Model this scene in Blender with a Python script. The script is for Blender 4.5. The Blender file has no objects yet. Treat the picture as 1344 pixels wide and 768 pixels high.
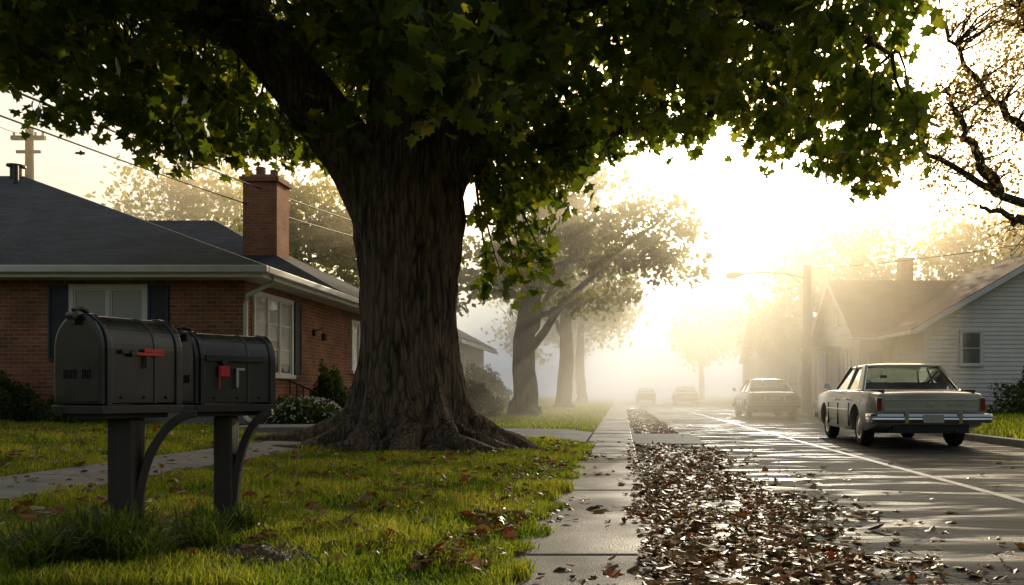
import bpy, math, random
import numpy as np
from mathutils import Vector, Matrix
random.seed(7); RNG=np.random.default_rng(11)
sc=bpy.context.scene
F=1100.0; CH=0.9

# ------------------------------------------------------------ helpers
def link(o):
    sc.collection.objects.link(o); return o
def empty(name,loc=(0,0,0)):
    o=bpy.data.objects.new(name,None); o.location=loc; o.empty_display_size=.3; return link(o)
def setp(o,parent):
    if parent is not None:
        o.parent=parent
        o.matrix_parent_inverse=Matrix.Translation(-Vector(parent.location))
class MB:
    def __init__(s): s.v=[];s.f=[];s.m=[];s.mats=[]
    def mi(s,mat):
        if mat not in s.mats: s.mats.append(mat)
        return s.mats.index(mat)
    def add(s,vs,fs,mat):
        b=len(s.v); s.v+= [tuple(p) for p in vs]; k=s.mi(mat)
        for f in fs: s.f.append(tuple(b+i for i in f)); s.m.append(k)
    def box(s,x0,x1,y0,y1,z0,z1,mat):
        vs=[(x0,y0,z0),(x1,y0,z0),(x1,y1,z0),(x0,y1,z0),(x0,y0,z1),(x1,y0,z1),(x1,y1,z1),(x0,y1,z1)]
        s.add(vs,[(3,2,1,0),(4,5,6,7),(0,1,5,4),(1,2,6,5),(2,3,7,6),(3,0,4,7)],mat)
    def poly(s,pts,mat): s.add(pts,[tuple(range(len(pts)))],mat)
    def slab(s,pts,th,mat):
        n=len(pts); up=[Vector(p) for p in pts]; nn=(up[1]-up[0]).cross(up[2]-up[0]).normalized()*th
        lo=[p-nn for p in up]
        s.add(up+lo,[tuple(range(n)),tuple(range(2*n-1,n-1,-1))]+[(i,i+n,(i+1)%n+n,(i+1)%n) for i in range(n)],mat)
    def loft(s,rings,mat,cap=True):
        n=len(rings[0]); vs=[p for r in rings for p in r]; fs=[]
        for k in range(len(rings)-1):
            for i in range(n):
                j=(i+1)%n; fs.append((k*n+i,k*n+j,(k+1)*n+j,(k+1)*n+i))
        if cap:
            fs.append(tuple(range(n-1,-1,-1))); fs.append(tuple((len(rings)-1)*n+i for i in range(n)))
        s.add(vs,fs,mat)
    def tube(s,pts,rad,mat,n=8):
        pts=[Vector(p) for p in pts]
        if not hasattr(rad,'__len__'): rad=[rad]*len(pts)
        rings=[]; ref=Vector((.13,.27,1)).normalized()
        for i,p in enumerate(pts):
            a=pts[max(0,i-1)]; b=pts[min(len(pts)-1,i+1)]; t=(b-a).normalized()
            r=ref if abs(t.dot(ref))<.93 else Vector((1,.1,0))
            u=t.cross(r).normalized(); w=t.cross(u)
            rings.append([p+u*rad[i]*math.cos(2*math.pi*k/n)+w*rad[i]*math.sin(2*math.pi*k/n) for k in range(n)])
        s.loft(rings,mat)
    def cyl(s,c,axis,r,h,mat,n=24):
        c=Vector(c); a=Vector(axis).normalized(); s.tube([c-a*h/2,c+a*h/2],r,mat,n)
    def build(s,name,parent=None,loc=(0,0,0),rotz=0,smooth=False,bevel=0,seg=2,local=False):
        me=bpy.data.meshes.new(name); me.from_pydata(s.v,[],s.f)
        for m in s.mats: me.materials.append(m)
        me.polygons.foreach_set('material_index',s.m); me.update()
        if smooth: me.shade_smooth()
        o=bpy.data.objects.new(name,me); link(o); o.location=loc; o.rotation_euler=(0,0,rotz)
        if local: o.parent=parent
        else: setp(o,parent)
        if bevel:
            b=o.modifiers.new('b','BEVEL'); b.width=bevel; b.segments=seg; b.limit_method='ANGLE'
        return o
def np_mesh(name,verts,loops,starts,totals,mat,rnd=None,parent=None,smooth=False):
    me=bpy.data.meshes.new(name)
    me.vertices.add(len(verts)); me.vertices.foreach_set('co',np.asarray(verts,dtype=np.float32).ravel())
    me.loops.add(len(loops)); me.loops.foreach_set('vertex_index',np.asarray(loops,dtype=np.int32))
    me.polygons.add(len(starts)); me.polygons.foreach_set('loop_start',np.asarray(starts,dtype=np.int32))
    try: me.polygons.foreach_set('loop_total',np.asarray(totals,dtype=np.int32))
    except Exception: pass
    me.update(calc_edges=True)
    if rnd is not None:
        a=me.attributes.new('rnd','FLOAT','POINT'); a.data.foreach_set('value',np.asarray(rnd,dtype=np.float32))
    me.materials.append(mat)
    me.polygons.foreach_set('use_smooth',np.full(len(starts),smooth))
    o=bpy.data.objects.new(name,me); link(o); setp(o,parent); return o
def unit(a): return a/np.maximum(np.linalg.norm(a,axis=-1,keepdims=True),1e-6)
HALF=np.array([(0,0),(.32,-.10),(.27,.11),(.58,.36),(.25,.45),(.27,.73),(.11,.77),(0,1.02)])
def leaf_mesh(name,C,S,mat,parent=None,kind='maple',flat=None,fold=.25,droop=.6,rnd=None,curl=0.0):
    n=len(C); 
    d=RNG.normal(size=(n,3)); 
    if flat is None: d[:,2]-=droop
    else: d[:,2]*=flat
    d=unit(d); r=RNG.normal(size=(n,3))
    if flat is not None:
        r=np.cross(np.tile([0,0,1.0],(n,1))+RNG.normal(size=(n,3))*flat,d)
    u=unit(np.cross(d,np.cross(r,d))) ; w=np.cross(u,d)
    if kind=='maple':
        T=np.vstack([HALF,HALF[1:-1]*[-1,1]]); nh=len(HALF)
        tpl=list(range(nh)); tpl2=[0]+list(range(nh,nh+nh-2))[:]+[nh-1]; tpl2=tpl2[::-1]
        polys=[tpl,tpl2]
    else:
        T=np.array([(0,0),(.32,.45),(0,1),(-.32,.45)]); polys=[[0,1,2,3]]
    k=len(T); f=(RNG.random(n)*2-.6)*fold
    cu=(RNG.random(n)-.3)*curl
    zz=f[:,None]*np.abs(T[None,:,0])+cu[:,None]*(T[None,:,1]-.4)**2*2.5+cu[:,None]*T[None,:,0]**2*2
    P=C[:,None,:]+S[:,None,None]*(T[None,:,0,None]*u[:,None,:]+(T[None,:,1,None]-.3)*d[:,None,:]+zz[:,:,None]*w[:,None,:])
    lp=np.concatenate([np.array(p) for p in polys]); 
    loops=(np.arange(n)[:,None]*k+lp[None,:]).ravel()
    tots=np.tile([len(p) for p in polys],n); starts=np.concatenate([[0],np.cumsum(tots)[:-1]])
    if rnd is None: rnd=RNG.random(n)
    return np_mesh(name,P.reshape(-1,3),loops,starts,tots,mat,np.repeat(rnd,k),parent)

# ------------------------------------------------------------ materials
def newmat(name):
    m=bpy.data.materials.new(name); m.use_nodes=True; nt=m.node_tree
    return m,nt,nt.nodes['Principled BSDF']
def N(nt,t,**kw):
    n=nt.nodes.new(t)
    for k,v in kw.items():
        if k in n.inputs.keys(): n.inputs[k].default_value=v
        else: setattr(n,k,v)
    return n
def ramp(nt,stops):
    r=nt.nodes.new('ShaderNodeValToRGB'); e=r.color_ramp.elements
    while len(e)<len(stops): e.new(.5)
    for i,(p,c) in enumerate(stops): e[i].position=p; e[i].color=(*c,1)
    return r
def noisy(name,c1,c2,scale=8,rough=.7,bump=.3,bscale=40,detail=6,stretch=(1,1,1),metal=0,spec=.5,r2=None,bdist=.01,coat=0):
    m,nt,b=newmat(name); L=nt.links.new
    tc=N(nt,'ShaderNodeTexCoord'); mp=N(nt,'ShaderNodeMapping'); mp.inputs['Scale'].default_value=stretch
    L(tc.outputs['Object'],mp.inputs[0])
    n=N(nt,'ShaderNodeTexNoise',Scale=scale,Detail=detail); L(mp.outputs[0],n.inputs['Vector'])
    r=ramp(nt,[(.3,c1),(.7,c2)]); L(n.outputs[0],r.inputs[0]); L(r.outputs[0],b.inputs['Base Color'])
    b.inputs['Roughness'].default_value=rough; b.inputs['Metallic'].default_value=metal
    b.inputs['Specular IOR Level'].default_value=spec; b.inputs['Coat Weight'].default_value=coat
    if r2 is not None:
        mr=N(nt,'ShaderNodeMapRange'); mr.inputs[1].default_value=.35; mr.inputs[2].default_value=.65
        mr.inputs[3].default_value=rough; mr.inputs[4].default_value=r2
        n3=N(nt,'ShaderNodeTexNoise',Scale=scale*.6,Detail=5); L(mp.outputs[0],n3.inputs['Vector'])
        L(n3.outputs[0],mr.inputs[0]); L(mr.outputs[0],b.inputs['Roughness'])
    if bump:
        n2=N(nt,'ShaderNodeTexNoise',Scale=bscale,Detail=8); L(mp.outputs[0],n2.inputs['Vector'])
        bp=N(nt,'ShaderNodeBump',Strength=bump,Distance=bdist); L(n2.outputs[0],bp.inputs['Height']); L(bp.outputs[0],b.inputs['Normal'])
    return m
def leafmat(name,stops,trans,tw=.45,rough=.45):
    m,nt,b=newmat(name); L=nt.links.new
    a=N(nt,'ShaderNodeAttribute',attribute_name='rnd'); r=ramp(nt,stops); L(a.outputs['Fac'],r.inputs[0]); L(r.outputs[0],b.inputs['Base Color'])
    b.inputs['Roughness'].default_value=rough; b.inputs['Specular IOR Level'].default_value=.3
    t=N(nt,'ShaderNodeBsdfTranslucent'); r2=ramp(nt,trans); L(a.outputs['Fac'],r2.inputs[0]); L(r2.outputs[0],t.inputs[0])
    mx=N(nt,'ShaderNodeMixShader'); mx.inputs[0].default_value=tw; L(b.outputs[0],mx.inputs[1]); L(t.outputs[0],mx.inputs[2])
    L(mx.outputs[0],nt.nodes['Material Output'].inputs[0]); return m
M_leaf=leafmat('maple_leaf',[(0,(.012,.026,.008)),(.6,(.024,.05,.011)),(1,(.055,.072,.014))],[(0,(.11,.19,.015)),(.6,(.32,.40,.025)),(1,(.7,.58,.05))],.52)
M_leaf2=leafmat('tree_leaf',[(0,(.035,.06,.015)),(1,(.09,.11,.025))],[(0,(.26,.33,.03)),(1,(.6,.48,.06))],.5)
M_gold=leafmat('pale_leaf',[(0,(.14,.12,.04)),(1,(.22,.16,.05))],[(0,(.38,.32,.08)),(1,(.6,.4,.1))],.5)
M_bush=leafmat('bush_leaf',[(0,(.03,.06,.015)),(1,(.08,.11,.025))],[(0,(.1,.2,.02)),(1,(.25,.3,.03))],.3)
M_grass=leafmat('grass_blade',[(0,(.02,.05,.008)),(.6,(.045,.09,.012)),(1,(.12,.13,.025))],[(0,(.16,.28,.015)),(.6,(.44,.52,.03)),(1,(.8,.68,.08))],.6,.5)
M_tuft=leafmat('long_grass_blade',[(0,(.014,.035,.006)),(1,(.05,.085,.012))],[(0,(.08,.16,.01)),(1,(.28,.34,.02))],.45,.45)
M_fall=leafmat('fallen_leaf',[(0,(.04,.022,.010)),(.35,(.10,.056,.020)),(.62,(.21,.12,.035)),(.80,(.28,.17,.05)),(.9,(.26,.04,.015)),(1,(.45,.30,.07))],[(0,(.06,.03,.01)),(.5,(.25,.14,.02)),(.9,(.4,.06,.02)),(1,(.55,.35,.05))],.25,.38)
M_flower=leafmat('flower_white',[(0,(.6,.6,.5)),(1,(.8,.8,.75))],[(0,(.5,.5,.4)),(1,(.6,.6,.5))],.3)

def barkmat(name,c1,c2,s=1.0):
    m,nt,b=newmat(name); L=nt.links.new
    tc=N(nt,'ShaderNodeTexCoord'); mp=N(nt,'ShaderNodeMapping'); mp.inputs['Scale'].default_value=(1,1,.13); L(tc.outputs['Object'],mp.inputs[0])
    n=N(nt,'ShaderNodeTexNoise',Scale=9*s,Detail=9,Distortion=.4); L(mp.outputs[0],n.inputs['Vector'])
    vo=N(nt,'ShaderNodeTexVoronoi',Scale=16*s,feature='DISTANCE_TO_EDGE'); 
    mv=N(nt,'ShaderNodeMix',data_type='VECTOR'); mv.inputs[0].default_value=.12; L(mp.outputs[0],mv.inputs[4]); L(n.outputs[1],mv.inputs[5]); L(mv.outputs[1],vo.inputs['Vector'])
    mul=N(nt,'ShaderNodeMath',operation='MULTIPLY_ADD'); mul.inputs[1].default_value=1.6; L(vo.outputs['Distance'],mul.inputs[0]); L(n.outputs[0],mul.inputs[2])
    r=ramp(nt,[(.42,c1),(.85,c2)]); L(mul.outputs[0],r.inputs[0]); L(r.outputs[0],b.inputs['Base Color'])
    b.inputs['Roughness'].default_value=.8; b.inputs['Specular IOR Level'].default_value=.3
    bp=N(nt,'ShaderNodeBump',Strength=1,Distance=.05); L(mul.outputs[0],bp.inputs['Height'])
    n2=N(nt,'ShaderNodeTexNoise',Scale=60*s,Detail=6); L(mp.outputs[0],n2.inputs['Vector'])
    bp2=N(nt,'ShaderNodeBump',Strength=.6,Distance=.01); L(n2.outputs[0],bp2.inputs['Height']); L(bp.outputs[0],bp2.inputs['Normal'])
    L(bp2.outputs[0],b.inputs['Normal']); return m
M_bark=barkmat('bark',(.032,.021,.013),(.19,.135,.085))
M_bark2=barkmat('bark_far',(.05,.04,.03),(.13,.1,.08),.8)

def brickmat(name,c1,c2,mortar,bw=.21,rh=.075,ms=.007,nb=1.7,inv=True,bd=.008,lo=(.6,.56,.54),hi=(1.15,1.08,1)):
    m,nt,b=newmat(name); L=nt.links.new
    g=N(nt,'ShaderNodeNewGeometry'); sp=N(nt,'ShaderNodeSeparateXYZ'); L(g.outputs['Position'],sp.inputs[0])
    ad=N(nt,'ShaderNodeMath',operation='ADD'); L(sp.outputs[0],ad.inputs[0]); L(sp.outputs[1],ad.inputs[1])
    cb=N(nt,'ShaderNodeCombineXYZ'); L(ad.outputs[0],cb.inputs[0]); L(sp.outputs[2],cb.inputs[1])
    br=N(nt,'ShaderNodeTexBrick'); br.inputs['Scale'].default_value=1; br.inputs['Brick Width'].default_value=bw; br.inputs['Row Height'].default_value=rh
    br.inputs['Mortar Size'].default_value=ms; br.inputs['Mortar Smooth'].default_value=.2; br.inputs['Bias'].default_value=-.1
    br.inputs['Color1'].default_value=(*c1,1); br.inputs['Color2'].default_value=(*c2,1); br.inputs['Mortar'].default_value=(*mortar,1)
    L(cb.outputs[0],br.inputs['Vector'])
    n=N(nt,'ShaderNodeTexNoise',Scale=nb,Detail=8); L(g.outputs['Position'],n.inputs['Vector'])
    mx=N(nt,'ShaderNodeMix',data_type='RGBA',blend_type='MULTIPLY'); mx.inputs[0].default_value=.8
    r=ramp(nt,[(.3,lo),(.7,hi)]); L(n.outputs[0],r.inputs[0]); L(br.outputs[0],mx.inputs[6]); L(r.outputs[0],mx.inputs[7]); L(mx.outputs[2],b.inputs['Base Color'])
    b.inputs['Roughness'].default_value=.85; b.inputs['Specular IOR Level'].default_value=.25
    bp=N(nt,'ShaderNodeBump',Strength=.8,Distance=bd,invert=True); L(br.outputs['Fac'],bp.inputs['Height']); L(bp.outputs[0],b.inputs['Normal'])
    return m
M_brick=brickmat('brick',(.42,.16,.07),(.25,.085,.045),(.38,.30,.22),ms=.009)
M_chim=brickmat('chimney_brick',(.45,.19,.09),(.32,.13,.06),(.36,.28,.2))
M_shin=brickmat('roof_shingle',(.045,.055,.068),(.025,.031,.04),(.012,.014,.018),.3,.065,.006,.9,True,.012,(.5,.5,.5),(1.2,1.2,1.2))
M_shinb=brickmat('roof_shingle_brown',(.16,.105,.07),(.105,.072,.05),(.04,.03,.02),.3,.065,.006,.9,True,.012,(.5,.5,.5),(1.2,1.2,1.2))
M_white=noisy('white_trim',(.72,.68,.60),(.82,.78,.70),3,.5,.1,30)
M_side=noisy('white_siding',(.74,.69,.60),(.84,.79,.70),2,.6,.1,60)
M_yel=noisy('cream_siding',(.64,.53,.37),(.72,.61,.44),2,.6,.1,60)
M_shut=noisy('shutter_paint',(.03,.04,.055),(.045,.055,.07),5,.55,.1,60)
M_conc=noisy('concrete',(.09,.075,.058),(.24,.205,.165),2.2,.75,.6,90,9,r2=.4,bdist=.008)
M_step=noisy('step_concrete',(.16,.15,.13),(.26,.24,.21),3,.8,.4,60)
M_kerb=noisy('kerb_stone',(.18,.17,.15),(.3,.28,.25),3,.75,.5,60)
M_soil=noisy('soil',(.022,.015,.009),(.055,.038,.022),6,.8,1,30,bdist=.03,r2=.22)
M_line=noisy('road_paint',(.20,.20,.19),(.5,.5,.47),9,.6,.3,60,r2=.5)
M_wood=noisy('dark_wood',(.018,.013,.010),(.055,.042,.03),5,.6,.8,30,stretch=(1,1,.08),bdist=.008)
M_pole=noisy('pole_wood',(.09,.06,.04),(.17,.12,.08),5,.8,.5,30,stretch=(1,1,.08))
M_metal=noisy('mailbox_metal',(.006,.006,.005),(.02,.018,.013),6,.25,.35,9,metal=.0,spec=.5,r2=.48,bdist=.006,coat=.12)
M_red=noisy('flag_red',(.42,.015,.012),(.6,.02,.015),8,.4,.1,30)
M_iron=noisy('black_iron',(.02,.02,.02),(.04,.035,.03),8,.5,.1,30)
M_gal=noisy('grey_metal',(.25,.25,.24),(.35,.34,.32),8,.45,.1,30,metal=.6)
M_chrome=noisy('chrome',(.6,.6,.58),(.7,.7,.68),3,.12,0,metal=1)
M_rub=noisy('tyre_rubber',(.015,.015,.015),(.03,.028,.026),8,.75,.3,60)
M_dark=noisy('dark_trim',(.012,.012,.012),(.025,.024,.022),6,.7,0)
M_seat=noisy('seat_vinyl',(.06,.05,.04),(.1,.08,.06),6,.7,0)
M_plate=noisy('plate',(.35,.33,.28),(.45,.42,.35),20,.5,0)
M_tail=noisy('tail_lamp_red',(.16,.006,.005),(.28,.012,.008),12,.15,.1,60)
def paint(name,c):
    m=noisy(name,tuple(x*.8 for x in c),c,3,.28,.02,200,coat=.6,r2=.4); return m
M_car1=paint('car_paint_sage',(.40,.385,.30)); M_car2=paint('car_paint_tan',(.44,.36,.28)); M_car3=paint('car_paint_grey',(.15,.15,.15))
m,nt,b=newmat('car_glass'); M_glass=m
t=N(nt,'ShaderNodeBsdfTransparent'); t.inputs[0].default_value=(.72,.8,.76,1); gl=N(nt,'ShaderNodeBsdfGlossy',Roughness=.04)
fr=N(nt,'ShaderNodeFresnel',IOR=1.5); mx=N(nt,'ShaderNodeMixShader'); nt.links.new(fr.outputs[0],mx.inputs[0]); nt.links.new(t.outputs[0],mx.inputs[1]); nt.links.new(gl.outputs[0],mx.inputs[2]); nt.links.new(mx.outputs[0],nt.nodes['Material Output'].inputs[0])
M_pane=noisy('window_pane',(.07,.08,.08),(.16,.17,.15),1.5,.06,0,spec=.8)
M_blind=noisy('blind',(.30,.32,.29),(.40,.40,.35),2,.35,.5,50,stretch=(.02,.02,1),coat=.5)

# asphalt
m,nt,b=newmat('wet_asphalt'); M_road=m; L=nt.links.new
tc=N(nt,'ShaderNodeTexCoord'); mp=N(nt,'ShaderNodeMapping'); mp.inputs['Scale'].default_value=(.35,1.3,1); mp.inputs['Rotation'].default_value=(0,0,.3); L(tc.outputs['Object'],mp.inputs[0])
n1=N(nt,'ShaderNodeTexNoise',Scale=.9,Detail=8,Distortion=.6); L(mp.outputs[0],n1.inputs['Vector'])
n2=N(nt,'ShaderNodeTexNoise',Scale=90,Detail=4); L(tc.outputs['Object'],n2.inputs['Vector'])
n4=N(nt,'ShaderNodeTexNoise',Scale=2.2,Detail=7,Distortion=1); L(mp.outputs[0],n4.inputs['Vector'])
r=ramp(nt,[(.3,(.016,.015,.014)),(.7,(.05,.047,.043))]); L(n1.outputs[0],r.inputs[0]); L(r.outputs[0],b.inputs['Base Color'])
mr=N(nt,'ShaderNodeMapRange'); mr.inputs[1].default_value=.36; mr.inputs[2].default_value=.50; mr.inputs[3].default_value=.26; mr.inputs[4].default_value=.85
L(n4.outputs[0],mr.inputs[0]); L(mr.outputs[0],b.inputs['Roughness']); b.inputs['Specular IOR Level'].default_value=.3
vo=N(nt,'ShaderNodeTexVoronoi',Scale=.55,feature='DISTANCE_TO_EDGE'); 
mpd=N(nt,'ShaderNodeMix',data_type='VECTOR'); mpd.inputs[0].default_value=.25; L(tc.outputs['Object'],mpd.inputs[4]); L(n4.outputs[1],mpd.inputs[5]); L(mpd.outputs[1],vo.inputs['Vector'])
cr=N(nt,'ShaderNodeMapRange'); cr.inputs[1].default_value=0; cr.inputs[2].default_value=.012; L(vo.outputs['Distance'],cr.inputs[0])
bp=N(nt,'ShaderNodeBump',Strength=1,Distance=.012); L(n2.outputs[0],bp.inputs['Height'])
bp2=N(nt,'ShaderNodeBump',Strength=.7,Distance=.09); L(n4.outputs[0],bp2.inputs['Height']); L(bp.outputs[0],bp2.inputs['Normal'])
bp3=N(nt,'ShaderNodeBump',Strength=.8,Distance=.015); L(cr.outputs[0],bp3.inputs['Height']); L(bp2.outputs[0],bp3.inputs['Normal']); L(bp3.outputs[0],b.inputs['Normal'])
M_ground=noisy('lawn_ground',(.025,.04,.01),(.07,.09,.02),5,.9,1,25,bdist=.05,spec=.1)

# ------------------------------------------------------------ terrain
GX=[-700,-40,-12,-7,-4,-1.2,-.62,-.60,6.745,6.76,8,10,40,700]
GZ=[.5,.45,.4,.33,.15,.10,.03,-.06,-.06,.10,.15,.2,.35,.6]
def gh(x): return np.interp(x,GX,GZ)
mb=MB(); ys=[-80,0,10,20,40,80,200,1200]
vs=[];nx=len(GX)
for y in ys:
    for i in range(nx): vs.append((GX[i],y,GZ[i]))
mb.add(vs,[(j*nx+i,j*nx+i+1,(j+1)*nx+i+1,(j+1)*nx+i) for j in range(len(ys)-1) for i in range(nx-1)],M_ground)
mb.build('ground')
mb=MB(); mb.add([(.22,-60,0),(6.62,-60,0),(6.62,900,0),(.22,900,0)],[(0,1,2,3)],M_road); mb.build('road')
mb=MB()
y=-6
while y<120:
    mb.box(-.60,.22,y+.007,y+1.493,-.06,.035+random.uniform(-.006,.006),M_conc); y+=1.5
mb.build('sidewalk',bevel=.012)
mb=MB(); y=-20
while y<150: 
    mb.box(6.6,6.75,y+.004,y+2.996,-.05,.125,M_kerb); y+=3
mb.build('kerb',bevel=.015)
def follow(name,x0,x1,y0,y1,off,mat,joint=None,nx=10,parent=None):
    mb=MB()
    if joint:
        y=y0; segs=[]
        while y<y1-.01: segs.append((y+.006,min(y1,y+joint)-.006)); y+=joint
    else: segs=[(y0,y1)]
    X=np.linspace(x0,x1,nx)
    for a,b_ in segs:
        top=[[x,a,gh(x)+off] for x in X]; bot=[[x,b_,gh(x)+off] for x in X]
        n=len(X); low=[[p[0],p[1],p[2]-.06] for p in top]; lowb=[[p[0],p[1],p[2]-.06] for p in bot]
        mb.add(top+bot,[(i,i+1,n+i+1,n+i) for i in range(n-1)],mat)
        mb.add(top+low,[(i,n+i,n+i+1,i+1) for i in range(n-1)],mat)
        mb.add([top[0],bot[0],lowb[0],low[0]],[(0,1,2,3)],mat); mb.add([top[-1],bot[-1],lowb[-1],low[-1]],[(3,2,1,0)],mat)
    return mb.build(name,parent)
follow('garden_path',-4.95,-4.1,.5,12.6,.025,M_step,1.3)
follow('driveway',-6.2,-.62,14.6,18.2,.02,M_step,1.8,30)
mb=MB(); mb.box(.225,1.5,14.6,18.2,-.03,.02,M_step); mb.build('driveway_apron',bevel=.008)
mb=MB(); mb.box(3.28,3.38,-20,300,-.002,.004,M_line); mb.build('road_marking')
def edgef(y): return .20*np.sin(y*1.1+.5)+.13*np.sin(y*2.9+1)+.09*np.sin(y*6.3)+.05*np.sin(y*13.)
X=np.linspace(.2,1.45,18)
def strip(name,Yv):
    V=[];n=len(X)
    for y in Yv:
        for i,x in enumerate(X):
            u=i/(n-1); w_=.66+.8*float(edgef(y))
            z=.04*math.sin(math.pi*min(1,u/max(.3,w_)))+.012*math.sin(x*17+y*5)*math.sin(y*9-x*6)-.012 - .06*max(0,u-w_*.8)
            if i==0: z=.0
            V.append((x,y,z))
    mb=MB(); mb.add(V,[(j*n+i,j*n+i+1,(j+1)*n+i+1,(j+1)*n+i) for j in range(len(Yv)-1) for i in range(n-1)],M_soil); return mb.build(name,smooth=True)
strip('verge_soil',np.linspace(1,14.5,300)); strip('verge_soil',np.linspace(18.3,60,120))

# ------------------------------------------------------------ grass
def grass(name,P,H,W,lean=.5,parent=None,rnd=None,mat=None):
    n=len(P); a=RNG.random(n)*2*np.pi; u=np.stack([np.cos(a),np.sin(a),np.zeros(n)],1)
    b_=RNG.random(n)*2*np.pi; l=np.stack([np.cos(b_),np.sin(b_),np.zeros(n)],1)*(RNG.random(n)*lean*H)[:,None]
    up=np.stack([np.zeros(n),np.zeros(n),H],1)
    w=(W/2)[:,None]*u
    V=np.stack([P-w,P+w,P+up*.6+l*.35+w*.8,P+up*.6+l*.35-w*.8,P+up+l],1)
    loops=(np.arange(n)[:,None]*5+np.array([0,1,2,3,3,2,4])[None]).ravel()
    t=np.tile([4,3],n); s=np.concatenate([[0],np.cumsum(t)[:-1]])
    if rnd is None: rnd=RNG.random(n)
    return np_mesh(name,V.reshape(-1,3),loops,s,t,mat or M_grass,np.repeat(rnd,5),parent)
def lawn_pts(n,x0,x1,y0,y1,pw=1.6):
    u=RNG.random(n); e=1-pw; Y=(y0**e+u*(y1**e-y0**e))**(1/e)
    X=x0+RNG.random(n)*(x1-x0)
    return X,Y
Xg,Yg=lawn_pts(220000,-11,-.56,3.3,14.5,1.7)
keep=~((Xg>-4.97)&(Xg<-4.08)&(Yg<12.7)) & (Xg>-.80*Yg-.6)
Xg,Yg=Xg[keep],Yg[keep]
Xe,Ye=lawn_pts(14000,-.74,-.42,3.3,14.5,1.5); kk=(np.sin(Ye*5.3)+np.sin(Ye*11+1)+RNG.random(len(Ye))*1.5>(Xe+.62)*11); Xg=np.concatenate([Xg,Xe[kk]]); Yg=np.concatenate([Yg,Ye[kk]])
nz=np.sin(Xg*3.1+Yg*1.3)*np.sin(Yg*2.7-Xg*1.1)+.5*np.sin(Xg*9+3)*np.sin(Yg*8)
k=(nz+RNG.random(len(Xg))*1.5>-.6); Xg,Yg,nz=Xg[k],Yg[k],nz[k]
Hh=(.035+.045*RNG.random(len(Xg)))*(1+.45*nz); Hh=np.clip(Hh,.02,.12)
zg=np.where(Xg>-.60,.03,gh(Xg)-.005)
grass('lawn_grass',np.stack([Xg,Yg,zg],1),Hh,.005+.0006*Yg,.9,rnd=np.clip(.5+.3*nz+RNG.normal(size=len(Xg))*.22,0,1))
Xg,Yg=lawn_pts(50000,-14,-.6,18.2,60,1.5); k=~((Xg<-6.2)&(Yg<31)); Xg,Yg=Xg[k],Yg[k]
Xr,Yr=lawn_pts(50000,6.76,22,9,60,1.5)
Xg=np.concatenate([Xg,Xr]);Yg=np.concatenate([Yg,Yr])
grass('verge_grass',np.stack([Xg,Yg,gh(Xg)],1),.05+.06*RNG.random(len(Xg)),.012+.0009*Yg,.6)
Pl=[];LV=[];rn_=[]
for cx,cy,n,h in [(-2.62,4.05,260,.44),(-2.40,4.12,220,.42),(-2.2,4.4,200,.36),(-2.36,3.85,300,.46),(-2.72,3.85,200,.38),(-2.12,4.7,160,.32),(-2.05,4.1,160,.34),(-2.5,3.62,240,.38),(-2.15,3.75,200,.34),(-2.3,4.62,120,.30)]:
    for _ in range(n):
        a=random.uniform(0,6.283); hh=h*random.uniform(.4,1); sp=random.uniform(.1,.8)*h*.8
        bx=cx+.05*random.gauss(0,1); by=cy+.05*random.gauss(0,1); w=random.uniform(.003,.006)
        ux,uy=-math.sin(a)*w,math.cos(a)*w; pts=[]
        for t,ww in ((0,1),(.35,1),(.7,.75),(1,0)):
            px=bx+math.cos(a)*sp*t**1.5; py=by+math.sin(a)*sp*t**1.5; pz=.10+hh*(t*1.25-.5*t*t*(1+sp/h))
            pts.append((px,py,pz,ww))
        b0=len(Pl)
        for px,py,pz,ww in pts[:3]: Pl+= [(px-ux*ww,py-uy*ww,pz),(px+ux*ww,py+uy*ww,pz)]
        Pl.append(pts[3][:3]); LV+=[(b0,b0+1,b0+3,b0+2),(b0+2,b0+3,b0+5,b0+4),(b0+4,b0+5,b0+6)]; rn_+=[random.random()]*7
tots=np.array([len(f) for f in LV]); 
np_mesh('long_grass',np.array(Pl),np.concatenate([np.array(f) for f in LV]),np.concatenate([[0],np.cumsum(tots)[:-1]]),tots,M_tuft,rn_)
V=[];n=34
for j in range(n):
    for i in range(n):
        x=-2.3+1.15*i/(n-1); y=3.5+.9*j/(n-1); u=(x+1.75)/.5; v=(y-3.95)/.4
        V.append((x,y,.09+.11*math.exp(-(u*u+v*v)*1.4)-.03+.016*math.sin(x*31+y*9)*math.sin(y*37)+.014*math.sin(x*71)*math.sin(y*63)))
mb=MB(); mb.add(V,[(j*n+i,j*n+i+1,(j+1)*n+i+1,(j+1)*n+i) for j in range(n-1) for i in range(n-1)],M_soil); mb.build('soil_mound',smooth=True)

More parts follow.
